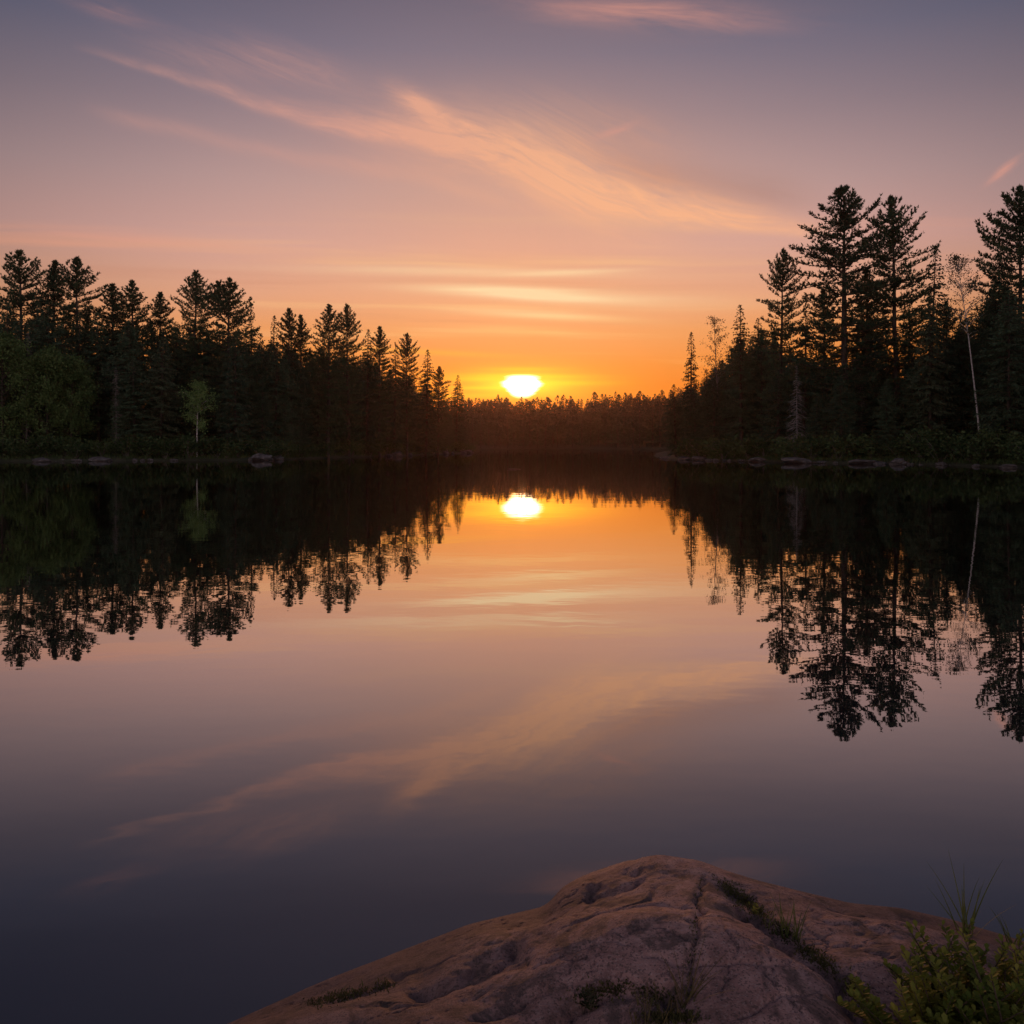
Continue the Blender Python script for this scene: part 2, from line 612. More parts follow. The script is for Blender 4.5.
wa = axis([(-2400, 2400, 400)])
wb = axis([(-1500, 2500, 400)])
WX, WY = np.meshgrid(wa, wb)
tag(link('lake_water', grid_mesh('lake_water', WX, WY, WX * 0.0, water_mat())), kind='structure')


# ------------------------------------------------------------------ trees
def rdir(rng, base, spread):
    v = Vector((rng.gauss(0, 1), rng.gauss(0, 1), rng.gauss(0, 1)))
    v.normalize()
    return (base + v * spread).normalized()


def needle(mb, rng, p, d, L, w):
    side = d.cross(Vector((rng.gauss(0, 1), rng.gauss(0, 1), rng.gauss(0, 1)))).normalized() * w
    q = p + d * (L * 0.45)
    mb.quad(p, q + side, p + d * L, q - side)


UP = Vector((0, 0, 1))


def make_pine(seed, H, base=0.3, spread=4.8, dens=1.0, grow=1.0, twin=False, lean=0.0, tuft_n=6):
    """white pine: whorls of long limbs that sweep up at the tips, plumes of needles, gaps between"""
    rng = random.Random(seed)
    tr, cr = MB(), MB()
    wig = [(rng.uniform(-1, 1) * 0.12, rng.uniform(-1, 1) * 0.12) for _ in range(9)]
    def axis_pt(z):
        k = z / H * 8
        i = min(int(k), 7)
        f = k - i
        return Vector((wig[i][0] * (1 - f) + wig[i + 1][0] * f + lean * z / H, wig[i][1] * (1 - f) + wig[i + 1][1] * f, z))
    tr.tube([axis_pt(H * k / 14) for k in range(15)], [max(0.03, (0.017 * H) * (1 - k / 14.2) ** 0.8) for k in range(15)], 8)
    def limb(p0, az, elev, L, z_dep):
        d = Vector((math.cos(az) * math.cos(elev), math.sin(az) * math.cos(elev), math.sin(elev)))
        pts, dirs, p = [p0], [], p0.copy()
        n = max(3, int(L / 0.34))
        dd = d.copy()
        bend = rng.uniform(0.25, 0.6) / n * (1.0 if z_dep > 2 else 0.7)
        for k in range(n):
            dd = (dd + UP * bend * (k / n) * 2.0 + Vector((rng.gauss(0, .04), rng.gauss(0, .04), rng.gauss(0, .03)))).normalized()
            p = p + dd * (L / n)
            pts.append(p.copy()); dirs.append(dd.copy())
        tr.tube(pts, [0.02 + 0.011 * L * (1 - k / n) for k in range(n + 1)], 4)
        start = 0.05 if z_dep < 5 else 0.16
        for k in range(n):
            f = (k + 0.5) / n
            if f < start:
                continue
            q = pts[k].lerp(pts[k + 1], rng.random())
            dk = dirs[k]
            lat = dk.cross(UP)
            lat = lat.normalized() if lat.length > 0.1 else Vector((1, 0, 0))
            for sgn in (-1, 1):
                if rng.random() > 0.9 * dens:
                    continue
                tl = min(1.0, .45 + z_dep * .16) * (0.25 + 0.75 * (1 - abs(f - 0.55))) * min(1.0, 0.35 + L * 0.16) * rng.uniform(0.6, 1.15)
                td = (dk * 0.75 + lat * sgn * 0.8 + UP * rng.uniform(0.05, 0.45)).normalized()
                for s_ in (0.45, 1.0):
                    c = q + td * tl * s_ + UP * rng.gauss(0.03, 0.07)
                    for _ in range(tuft_n):
                        needle(cr, rng, c - td * 0.1, rdir(rng, td + UP * 0.25, 0.75), rng.uniform(0.26, 0.46), rng.uniform(0.036, 0.060))
            for _ in range(int(tuft_n * 0.8)):
                needle(cr, rng, q, rdir(rng, dk + UP * 0.3, 0.8), rng.uniform(0.26, 0.46), rng.uniform(0.036, 0.060))
        for _ in range(int((tuft_n + 4) * min(1.0, .3 + z_dep * .22))):
            needle(cr, rng, pts[-1] - dirs[-1] * 0.1, rdir(rng, dirs[-1] + UP * 0.2, 0.6), rng.uniform(0.3, 0.5), 0.045)
    tops = [(0.0, 0.0, H)] if not twin else [(0.0, 0.0, H), (1.7, 0.2, H * 0.985)]
    for (ox, oy, HT) in tops:
        z = HT - 0.25
        zb = H * base if (ox == 0) else H * 0.80
        if ox:
            tr.tube([axis_pt(H * .74), axis_pt(H * .8) + Vector((ox * .7, oy, 0)), Vector((ox, oy, H * .9)), Vector((ox, oy, HT))], [0.14, .12, .08, .03], 5)
        while z > zb:
            dep = HT - z
            nb = 4 if dep < 2.5 else 5 if dep < 5 else rng.choice((5, 6, 6))
            a0 = rng.uniform(0, 6.28)
            for b in range(nb):
                if dep > 5 and rng.random() < 0.10:
                    continue
                L = min(0.22 + 0.92 * grow * dep ** 0.96, spread * (1.0 if dep < 14 else max(0.7, 1 - (dep - 14) * 0.025)))
                L *= rng.uniform(0.72, 1.16)
                if dep > 4 and rng.random() < 0.30:
                    L *= 0.55
                el = R(48) * math.exp(-dep / 3.2) + R(11) - R(14) * min(1, dep / 14)
                el += rng.gauss(0, 0.08)
                pt = axis_pt(z) + Vector((ox, oy, 0))
                limb(pt + UP * rng.uniform(-.12, .12), a0 + b * 6.283 / nb + rng.gauss(0, .2), el, L, dep)
            z -= (0.50 + min(dep, 5) * 0.040) * rng.uniform(0.8, 1.2)
        for _ in range(7):
            needle(cr, rng, Vector((ox, oy, HT - 0.3)) + (Vector((axis_pt(HT - .3).x, axis_pt(HT - .3).y, 0)) if not ox else Vector()), rdir(rng, UP, 0.4), 0.5, 0.04)
    for _ in range(8):                                    # dead stubs below the crown
        z = rng.uniform(H * 0.12, H * base)
        az = rng.uniform(0, 6.28)
        tr.tube([axis_pt(z), axis_pt(z) + Vector((math.cos(az), math.sin(az), -0.1)) * rng.uniform(0.5, 1.6)], [0.035, 0.01], 3)
    return tr, cr


def make_spruce(seed, H, half=2.4, base=0.06, narrow=1.0, dens=1.0, big=1.0, droop=0.25):
    """spruce or fir: a spire of many short drooping boughs"""
    rng = random.Random(seed)
    tr, cr = MB(), MB()
    tr.tube([Vector((0, 0, H * k / 10)) for k in range(11)], [max(0.02, 0.013 * H * (1 - k / 10.3)) for k in range(11)], 7)
    z = H - 0.15
    while z > H * base:
        dep = H - z
        Lm = min(0.14 + dep * (half / (H * 0.48)) * narrow, half) * (1.0 if z > H * 0.2 else 0.75 + z / H)
        for b in range(7):
            if rng.random() > 0.92 * dens:
                continue
            az = rng.uniform(0, 6.283)
            L = Lm * rng.uniform(0.6, 1.18)
            el = R(35) * math.exp(-dep / 1.4) - droop * min(1.0, dep / 4) + rng.gauss(0, 0.08)
            d = Vector((math.cos(az) * math.cos(el), math.sin(az) * math.cos(el), math.sin(el)))
            n = max(1, int(L / (0.30 * big)))
            p = Vector((0, 0, z + rng.uniform(-.15, .15)))
            p0 = p.copy()
            for k in range(n):
                d = (d + UP * 0.09 * (k / n)).normalized()
                p = p + d * (L / n)
                f = (k + 1) / n
                lat = d.cross(UP)
                lat = lat.normalized() if lat.length > .1 else Vector((1, 0, 0))
                for sgn in (-1, 1):
                    l2 = (0.28 + 0.32 * (1 - f)) * min(1.0, 0.25 + L * 0.4) * big
                    needle(cr, rng, p, rdir(rng, d * 0.8 + lat * sgn * 0.9 - UP * 0.25, 0.35), l2 * rng.uniform(.9, 1.5), 0.055 * big + 0.015)
                needle(cr, rng, p - d * .1, rdir(rng, d + UP * 0.1, 0.5), rng.uniform(.3, .5) * min(1.0, 0.35 + L * .45) * big, 0.05 * big)
                needle(cr, rng, p, rdir(rng, d - UP * 0.9, 0.5), rng.uniform(.3, .55) * min(1.0, 0.3 + L * .45) * big, 0.055 * big)
            if L > 0.6 and big < 1.5:
                tr.tube([p0, p0.lerp(p, .55), p], [0.02 + .006 * L, .014, .006], 3)
        for _ in range(5 if dep < 6 else 3):
            needle(cr, rng, Vector((0, 0, z + rng.uniform(-.15, .15))), rdir(rng, UP * .25, 1.0), rng.uniform(.22, .4) * min(1.0, .5 + dep * .2) * big, 0.05 * big)
        z -= (0.20 + min(dep, 8) * 0.018) * rng.uniform(.8, 1.2) * big
    for _ in range(8):
        needle(cr, rng, Vector((0, 0, H - 0.4)), rdir(rng, UP, 0.35), 0.4 * big, 0.04 * big)
    return tr, cr


def make_leafy(seed, H, half, base=0.25, n_cl=70, leaf=0.16, per=70, bend=0.0, trunk_r=0.011, sparse=False, low=0.0):
    """broadleaf tree: bent trunk, forking limbs, leaf clusters at the ends"""
    rng = random.Random(seed)
    tr, cr = MB(), MB()
    def ax(f): return Vector((bend * (f ** 1.4) * H, 0.12 * math.sin(f * 5), f * H * 0.93))
    tr.tube([ax(k / 12) for k in range(13)], [max(0.012, trunk_r * H * (1 - k / 12.6)) for k in range(13)], 7)
    for c in range(n_cl):
        f0 = base + (1.0 - base) * rng.random() ** 0.85
        p0 = ax(f0 * 0.99)
        rel = (f0 - base) / (1 - base)
        rad = half * (math.sin(math.pi * min(1, 0.12 + 0.86 * rel)) ** 0.7) * rng.uniform(0.35, 1.0)
        az = rng.uniform(0, 6.283)
        tip = p0 + Vector((math.cos(az) * rad, math.sin(az) * rad, rad * rng.uniform(0.25, 0.95) - low * rad))
        if tip.z > H:
            tip.z = H - rng.random() * 0.3
        mid = p0.lerp(tip, 0.5) + UP * rad * 0.08
        tr.tube([p0, mid, tip], [0.006 + 0.012 * rad, 0.008 + .004 * rad, 0.006], 4)
        cs = rng.uniform(0.45, 0.95) * (0.55 if sparse else 1.0) * min(1.0, half / 2.2)
        for _ in range(per):
            v = Vector((rng.gauss(0, .5), rng.gauss(0, .5), rng.gauss(0, .42))) * cs
            q = tip.lerp(p0, rng.random() ** 2 * (0.75 if sparse else 0.5)) + v
            a = rdir(rng, Vector((0, 0, -0.2)), 1.0)
            b = a.cross(rdir(rng, Vector((0, 0, 0.1)), 1.0)).normalized()
            l = leaf * rng.uniform(0.6, 1.25)
            cr.quad(q, q + a * l * .5 + b * l * .36, q + a * l, q + a * l * .5 - b * l * .36)
    return tr, cr


def make_snag(seed, H, half, up=False):
    """dead conifer: a bare pole with thin grey twigs"""
    rng = random.Random(seed)
    tr, br = MB(), MB()
    tr.tube([Vector((rng.uniform(-.03, .03), rng.uniform(-.03, .03), H * k / 10)) for k in range(11)], [max(.015, 0.009 * H * (1 - k / 10.2)) for k in range(11)], 6)
    z = H * 0.99
    while z > H * 0.12:
        dep = H - z
        L = min(0.2 + dep * 0.2, half) * rng.uniform(.5, 1.1)
        for b in range(6):
            az = rng.uniform(0, 6.283)
            el = (R(50) if up else -R(20)) + rng.gauss(0, .15)
            d = Vector((math.cos(az) * math.cos(el), math.sin(az) * math.cos(el), math.sin(el)))
            p0 = Vector((0, 0, z))
            p1 = p0 + d * L
            br.tube([p0, p0.lerp(p1, .5) + UP * .04, p1], [.022, .016, .008], 3)
            for k in range(3):
                q = p0.lerp(p1, rng.uniform(.3, 1))
                br.tube([q, q + rdir(rng, d, .7) * L * .3], [.012, .006], 3)
        z -= rng.uniform(.16, .34)
    return tr, br


PROTO = {}


def proto(key, H, trmb, crmb, tmat, cmat, crown_name='crown'):
    PROTO[key] = (H, trmb.mesh(key + '_trunk', tmat, True), crmb.mesh(key + '_' + crown_name, cmat), crown_name)


for i, kw in enumerate([dict(), dict(spread=4.0, grow=0.8), dict(spread=5.2, dens=0.95), dict(spread=3.4, grow=0.7), dict(spread=4.4, grow=0.95)]):
    proto('pine%d' % i, 26.0, *make_pine(100 + i, 26.0, base=(0.10, .08, .14, .08, .10)[i], **kw), M['bark'], M['pine'])
proto('pine_twin', 24.0, *make_pine(131, 24.0, base=0.15, spread=4.6, grow=.9, twin=True), M['bark'], M['pine'])
proto('pine_dense', 26.0, *make_pine(141, 26.0, base=0.12, spread=5.2, grow=1.0, tuft_n=8), M['bark'], M['pine'])
for i, (hf, nr, dn) in enumerate([(2.3, 1.0, 1.0), (1.8, .8, 1.0), (2.8, 1.0, 1.0), (2.0, 1.1, .9)]):
    proto('spruce%d' % i, 20.0, *make_spruce(200 + i, 20.0, hf, .05, nr, dn), M['bark'], M['spruce'])
for i in range(3):
    proto('fill%d' % i, 17.0, *make_spruce(240 + i, 17.0, (3.0, 3.5, 2.7)[i], .02, (1.3, 1.5, 1.1)[i], 1.0, 1.25), M['bark'], M['spruce'])
proto('pale0', 14.0, *make_spruce(220, 14.0, 2.5, .03, 1.0, 1.0), M['bark'], M['pale'])
proto('pale1', 16.0, *make_spruce(221, 16.0, 2.2, .04, 1.0, 1.0, droop=.4), M['bark'], M['pale'])
proto('leafy0', 13.0, *make_leafy(300, 13.0, 3.6, .06, 150, .22, 90), M['bark'], M['leafy'])
proto('leafy1', 11.0, *make_leafy(301, 11.0, 3.1, .06, 130, .22, 90), M['bark'], M['leafy'])
proto('birch_small', 8.0, *make_leafy(310, 8.0, 1.75, .34, 34, .17, 95, bend=0.03, trunk_r=.013), M['birch'], M['birchleaf'])
proto('birch_lean', 21.0, *make_leafy(311, 21.0, 3.0, .58, 80, .17, 34, bend=-0.17, trunk_r=.0066, sparse=True), M['birch'], M['sparse'])
proto('thin_top', 16.0, *make_leafy(312, 16.0, 1.6, .30, 80, .13, 26, bend=0.0, trunk_r=.007, sparse=True, low=-.5), M['greybark'], M['sparse'])
proto('snag', 10.5, *make_snag(320, 10.5, 1.5), M['dead'], M['dead'])
for i in range(4):
    proto('far%d' % i, 15.0, *make_spruce(400 + i, 15.0, (2.0, 2.5, 2.8, 1.7)[i], .12, (1, .9, 1.3, .9)[i], .9, 2.2), M['bark'], M['farneedle'])
for i in range(2):
    proto('farleaf%d' % i, 15.0, *make_leafy(420 + i, 15.0, 3.0, .3, 26, .75, 16), M['bark'], M['farneedle'])


def place(key, name, px, top_py, Y, label, cat, group=None, wid=1.0, rot=None, height=None, x=None):
    H, tm, cm, cn = PROTO[key]
    X_ = at(px, Y) if x is None else x
    zb = tz(X_, Y) - 0.1
    h = (ztop(top_py, Y) - zb) if height is None else height
    e = empty(name, (X_, Y, zb))
    k = h / H * (0.982 if height is None else 1.0)
    e.scale = (k * wid, k * wid, k)
    tr_ = random.Random(int(px * 13 + Y * 7))
    rz_ = tr_.uniform(0, 6.28)
    e.rotation_euler = (tr_.gauss(0, .014), tr_.gauss(0, .014), rot if rot is not None else rz_)
    link('trunk', tm, e)
    link(cn, cm, e)
    return tag(e, label, cat, group)


GL, GR = 'trees of the left shore forest', 'trees of the right shore forest'
# kind, name, px, top row, distance, width factor, label
LEFT_TREES = [
    ('pine2', 'white_pine', 22, 249, 116, .92, 'broad tall white pine at the far left, tallest top of the left forest'),
    ('pine3', 'white_pine', 50, 259, 119, .95, 'narrow white pine between two broad pines at the far left'),
    ('pine4', 'white_pine', 76, 257, 117, .95, 'white pine with a long bough reaching right beside the leftmost pines'),
    ('pine3', 'white_pine', 114, 283, 118, 1.1, 'round topped pine left of the three equal tops in the left forest'),
    ('pine1', 'white_pine', 136, 280, 119, .95, 'bushy topped pine above the pale conical spruce on the left shore'),
    ('pine3', 'white_pine', 160, 291, 116, .9, 'lower feathery pine just left of the layered pine above the small birch'),
    ('pine0', 'white_pine', 194, 269, 114, .80, 'open layered pine standing above the small birch on the left shore'),
    ('pine_twin', 'white_pine', 228, 277, 112, .95, 'wide twin topped pine to the right of the small birch'),
    ('spruce1', 'spruce_tree', 252, 300, 116, 1.0, 'dark spire tucked against the right side of the twin topped pine'),
    ('spruce1', 'spruce_tree', 272, 313, 120, 1.0, 'thin dark spruce spire in the dip right of the twin topped pine'),
    ('pine3', 'white_pine', 288, 307, 124, .85, 'slim round topped pine, left one of a close pair mid left forest'),
    ('pine3', 'white_pine', 301, 314, 126, .8, 'slim shorter pine, right one of a close pair mid left forest'),
    ('pine1', 'white_pine', 328, 304, 128, .85, 'dense dark pine with a blunt top left of the pine with open limbs'),
    ('pine4', 'white_pine', 349, 304, 133, .72, 'pine with open limbs and a long right bough mid left forest'),
    ('spruce0', 'spruce_tree', 367, 327, 140, 1.0, 'dark dense spruce just right of the pine with open limbs'),
    ('pine3', 'white_pine', 379, 326, 143, .85, 'ragged pine right of the dense spruce on the left shore'),
    ('spruce3', 'spruce_tree', 394, 343, 147, .9, 'short spire between the ragged pine and the broad pine further right'),
    ('pine0', 'white_pine', 407, 333, 152, .68, 'broad limbed pine nearing the right end of the left forest'),
    ('spruce0', 'spruce_tree', 426, 348, 164, 1.1, 'pointed spruce, third top from the right end of the left forest'),
    ('pine3', 'white_pine', 438, 366, 178, .9, 'ragged small pine beside the pointed spruce at the left forest end'),
    ('spruce2', 'spruce_tree', 456, 374, 212, 1.1, 'last spruce standing alone at the right tip of the left forest'),
    ('spruce0', 'spruce_tree', 447, 392, 205, 1.0, 'low spruce leaning against the last spruce of the left forest'),
]
for k, nm, px, py, Y, w, lb in LEFT_TREES:
    place(k, nm, px, py, Y, lb, 'pine tree' if 'pine' in nm else 'spruce tree', GL, w)
place('leafy0', 'leafy_tree', 4, 326, 103, 'large bushy green leafy tree at the far left edge of the shore', 'leafy tree', 'leafy trees at the left edge', 1.0)
place('leafy1', 'leafy_tree', 47, 342, 104, 'green leafy tree at the left edge, right of the larger leafy tree', 'leafy tree', 'leafy trees at the left edge', .95)
place('leafy1', 'leafy_tree', 72, 352, 105, 'smaller darker leafy tree, right end of the leafy clump at left', 'leafy tree', 'leafy trees at the left edge', .9, 2.0)
place('pale0', 'spruce_tree', 160, 335, 107, 'paler conical spruce with boughs down to the left shore waterline', 'spruce tree', GL, 1.0)
place('birch_small', 'birch_tree', 197, 377, 105.5, 'small bright green birch with a thin white trunk on the left shore', 'birch tree', None, 1.0, 3.1)
place('pale1', 'spruce_tree', 318, 356, 128, 'olive green spruce in front of the dark pines mid left shore', 'spruce tree', GL, .9)
place('spruce2', 'spruce_tree', 262, 372, 112, 'dark low spruce by the stony bank right of the twin topped pine', 'spruce tree', GL, .9)

RIGHT_TREES = [
    ('spruce1', 'spruce_tree', 691, 330, 116, 1.1, 'slender spruce spire at the left tip of the right forest'),
    ('spruce0', 'spruce_tree', 741, 302, 106, 1.1, 'dark spruce right of the nearly bare thin tree'),
    ('pine4', 'white_pine', 779, 250, 101, .72, 'tall tapering pine left of the two tallest pines on the right shore'),
    ('pine2', 'white_pine', 845, 185, 94, 1.0, 'tallest white pine on the right shore with long boughs to the left'),
    ('pine0', 'white_pine', 898, 195, 93.5, .82, 'second tallest white pine just right of the tallest one'),
    ('spruce3', 'spruce_tree', 927, 242, 92, 1.0, 'pointed spruce between the second tallest pine and the leaning birch'),
    ('pine_dense', 'white_pine', 1021, 183, 84, .80, 'huge dense white pine cut by the right edge'),
    ('spruce2', 'spruce_tree', 759, 316, 108, 1.0, 'dark spruce shoulder between the thin bare tree and the tapering pine'),
    ('spruce1', 'spruce_tree', 805, 290, 100, 1.0, 'narrow spruce filling the gap left of the tallest pine'),
    ('spruce2', 'spruce_tree', 865, 292, 95, .9, 'dark spruce below and between the two tallest pines'),
    ('pale1', 'spruce_tree', 930, 292, 87, .95, 'grey green spruce in front, below the pointed spruce on the right shore'),
    ('spruce2', 'spruce_tree', 1000, 250, 84, 1.0, 'dark dense spruce behind the trunk of the leaning birch'),
    ('fill1', 'spruce_tree', 842, 374, 89.5, .9, 'bushy low spruce hiding the foot of the tallest pine'),
    ('fill0', 'spruce_tree', 886, 378, 87.5, .9, 'bushy low spruce hiding the foot of the second tallest pine'),
    ('fill2', 'spruce_tree', 816, 392, 92, 1.1, 'low dark spruce between the dead grey spruce and the tallest pine'),
    ('pine1', 'white_pine', 826, 288, 99, .9, 'shorter pine showing through under the left boughs of the tallest pine'),
    ('pine3', 'white_pine', 872, 268, 100, .95, 'shorter pine seen in the gap between the two tallest pines'),
    ('spruce2', 'spruce_tree', 908, 296, 97, .9, 'dark spruce just behind the trunk of the second tallest pine'),
    ('pine4', 'white_pine', 948, 300, 94, .8, 'shorter ragged pine left of the leaning birch crown'),
    ('spruce0', 'spruce_tree', 676, 383, 119, 1.5, 'low bushy spruce at the very tip of the right forest'),
    ('spruce2', 'spruce_tree', 708, 368, 113, 1.2, 'low spruce under the nearly bare thin tree'),
]
for k, nm, px, py, Y, w, lb in RIGHT_TREES:
    place(k, nm, px, py, Y, lb, 'pine tree' if 'pine' in nm else 'spruce tree', GR, w)
place('thin_top', 'bare_tree', 717, 302, 111, 'thin nearly bare tree against the orange sky on the right shore', 'bare tree', None, 1.1)
place('birch_lean', 'birch_tree', 981, 238, 82, 'tall birch with a pale leaning trunk and sparse crown at right', 'birch tree', None, .85, 0.2)
proto('pole', 13.0, *make_snag(321, 13.0, .7), M['greybark'], M['greybark'])
for px, py, Y, lb in [(116, 366, 104.5, 'pale bare trunk standing in the dark gap left of the conical spruce'), (388, 402, 151, 'thin pale trunk above the boulder heap mid left shore'),
                      (26, 330, 104, 'pale bare trunk among the leafy trees at the far left'), (863, 372, 92, 'slim grey dead trunk below the tallest right pine'),
                      (345, 400, 136, 'short pale dead trunk beside the olive green spruce')]:
    place('pole', 'dead_tree', px, py, Y, lb, 'dead tree')
place('snag', 'dead_spruce', 797, 364, 93, 'dead grey spruce without needles above the flat shore boulder', 'dead tree', None, 1.0)

# the rest of the two forests
rng = random.Random(5)


def infill(land, sky, group, n, px_rng, dmax, label_p, label_s):
    pts, tries = [], 0
    while len(pts) < n and tries < 20000:
        tries += 1
        px = rng.uniform(*px_rng)
        Y = rng.uniform(66, 235)
        x = at(px, Y)
        d = float(poly_sd(np.array([x]), np.array([Y]), land)[0])
        if d < 2.5 or d > dmax or (d < 7 and (px < 92 or 136 < px < 216 or 298 < px < 338 or 938 < px < 1004 or 786 < px < 806)):
            continue
        if any((x - a) ** 2 + (Y - b) ** 2 < 2.2 ** 2 for a, b in pts):
            continue
        top = np.interp(px, [s[0] for s in sky], [s[1] for s in sky]) + abs(rng.gauss(0, 20)) - 2
        h = ztop(top, Y) - tz(x, Y)
        if h < 5:
            continue
        h = min(h, 24)
        pts.append((x, Y))
        pine = h > 15 and rng.random() < 0.35
        if pine:
            place(rng.choice(('pine1', 'pine3', 'pine4')), 'white_pine', px, 0, Y, label_p, 'pine tree', group, rng.uniform(.75, .95), rng.uniform(0, 6), h)
        else:
            place(rng.choice(('fill0', 'fill1', 'fill2', 'spruce2')), 'spruce_tree', px, 0, Y, label_s, 'spruce tree', group,
                  rng.uniform(1.0, 1.4) if h < 12 else rng.uniform(.85, 1.1), rng.uniform(0, 6), h)


infill(LEFT, [(-60, 300), (0, 305), (40, 300), (90, 308), (150, 322), (200, 318), (250, 330), (300, 345), (350, 352), (400, 372), (440, 392), (470, 408)],
       'shaded trees inside the left forest', 185, (-50, 472), 30, 'shaded pine lost in the dark mass of the left forest', 'shaded spruce lost in the dark mass of the left forest')
infill(RIGHT, [(660, 400), (700, 385), (730, 350), (760, 330), (800, 350), (850, 345), (900, 345), (950, 325), (1000, 275), (1080, 270)],
       'shaded trees inside the right forest', 130, (668, 1090), 30, 'shaded pine lost in the dark mass of the right forest', 'shaded spruce lost in the dark mass of the right forest')

# far forest across the lake
nfar = 0
for row in range(7):
    Y0 = 443 + row * 9
    px = 440 + rng.uniform(0, 6)
    while px < 720:
        Y = Y0 + rng.uniform(-4, 4)
        x = at(px, Y)
        if float(land_sd(np.array([x]), np.array([Y]))[0]) > 1.0:
            kk = rng.choice(('far0', 'far1', 'far2', 'far3', 'farleaf0', 'farleaf1', 'far0', 'far1'))
            bump_ = 2.4 * math.exp(-((px - 520) / 45.0) ** 2) + max(0.0, (px - 600) * .035)
            place(kk, 'far_tree', px, 0, Y, 'small dark tree in the even far forest across the lake', 'tree', 'trees of the far forest across the lake',
                  rng.uniform(.9, 1.25), rng.uniform(0, 6), rng.uniform(15.5, 21.5) * (1.0 + 0.06 * (px > 590)) + bump_)
            nfar += 1
        px += rng.uniform(5.5, 9.5)

# the wood that runs on behind both shores, too even to count
mbt = MB()
for k in range(520):
    x = rng.uniform(-420, 420)
    Y = rng.uniform(446, 560)
    p = x / Y * FPX + 512
    if 432 < p < 728 and Y < 505:
        continue
    z0 = tz(x, Y)
    h = rng.uniform(11, 17)
    for j in range(34):
        f = rng.random()
        a = rng.uniform(0, 6.283)
        r_ = (1 - f) * 2.6 * rng.uniform(.5, 1.1) + .2
        c = Vector((x + math.cos(a) * r_ * .5, Y + math.sin(a) * r_ * .5, z0 + 1 + f * (h - 1)))
        needle(mbt, rng, c, Vector((math.cos(a), math.sin(a), -.3)), r_ + .3, .55)
    mbt.tube([Vector((x, Y, z0 - .3)), Vector((x, Y, z0 + h))], [.22, .04], 4)
tag(link('distant_forest', mbt.mesh('distant_forest', M['spruce'])), 'dark distant forest running on along the far shore behind both points', 'forest', kind='stuff')


# ------------------------------------------------------------------ shore shrubs, grass, boulders
def shrub_mesh(seed):
    r = random.Random(seed)
    st, lf = MB(), MB()
    for k in range(16):
        a = r.uniform(0, 6.283)
        tip = Vector((math.cos(a) * r.uniform(.2, 1.1), math.sin(a) * r.uniform(.2, 1.1), r.uniform(.5, 1.3)))
        st.tube([Vector((0, 0, -.1)), tip * .5 + UP * .15, tip], [.03, .02, .008], 3)
        for _ in range(60):
            q = tip.lerp(Vector((0, 0, .2)), r.random() ** 2 * .8) + Vector((r.gauss(0, .2), r.gauss(0, .2), r.gauss(0, .16)))
            u = rdir(r, Vector((0, 0, .2)), 1.0)
            w = u.cross(rdir(r, UP, 1.0)).normalized()
            l = r.uniform(.09, .2)
            lf.quad(q, q + u * l * .5 + w * l * .35, q + u * l, q + u * l * .5 - w * l * .35)
    return st.mesh('stems', M['greybark'], True), lf.mesh('leaves', M['shrub'])


SHR = [shrub_mesh(500 + i) for i in range(4)]


def boulder_mesh(seed, sub=3):
    import bmesh
    bm = bmesh.new()
    bmesh.ops.create_icosphere(bm, subdivisions=sub, radius=1.0)
    r = random.Random(seed)
    planes = []
    for _ in range(9):
        n = rdir(r, Vector((0, 0, .2)), 1.0)
        planes.append((n, r.uniform(.5, .9)))
    from mathutils import noise as mn
    for v in bm.verts:
        p = v.co.copy()
        for n, dd in planes:
            q = p.dot(n)
            if q > dd:
                p -= n * (q - dd) * .96
        p += v.co.normalized() * (mn.noise(v.co * 1.7 + Vector((seed, 0, 0))) * .16 + mn.noise(v.co * 5 + Vector((0, seed, 0))) * .05)
        v.co = p
    me = bpy.data.meshes.new('boulder')
    bm.to_mesh(me)
    bm.free()
    me.materials.append(M['stone'])
    me.polygons.foreach_set('use_smooth', [False] * len(me.polygons))
    return me


BLD = [boulder_mesh(600 + i) for i in range(6)]


def boulder(px, Y, w, h, label, group, depth=None, sink=.35, x=None):
    x = at(px, Y) if x is None else x
    o = link('boulder', BLD[rng.randrange(6)])
    o.location = (x, Y, h * (1 - sink) * .5 - .02)
    o.scale = (w / 2.2, (depth or w * .8) / 2, h * .6)
    o.rotation_euler = (rng.uniform(-.12, .12), rng.uniform(-.12, .12), rng.uniform(-.5, .5))
    return tag(o, label, 'boulder', group)


def shore_pt(px, off):
    """point on the near waterline in the column px, off metres towards the viewer"""
    if not SHORE:
        Ys = np.arange(56, 330, .2)
        for q in range(-60, 1101, 2):
            d = np.maximum(poly_sd(at(q, Ys), Ys, LEFT), poly_sd(at(q, Ys), Ys, RIGHT))
            if (d > 0).any():
                SHORE[q] = float(Ys[int(np.argmax(d > 0))])
    ks = sorted(SHORE)
    return float(np.interp(px, ks, [SHORE[k] for k in ks])) - off


SHORE = {}


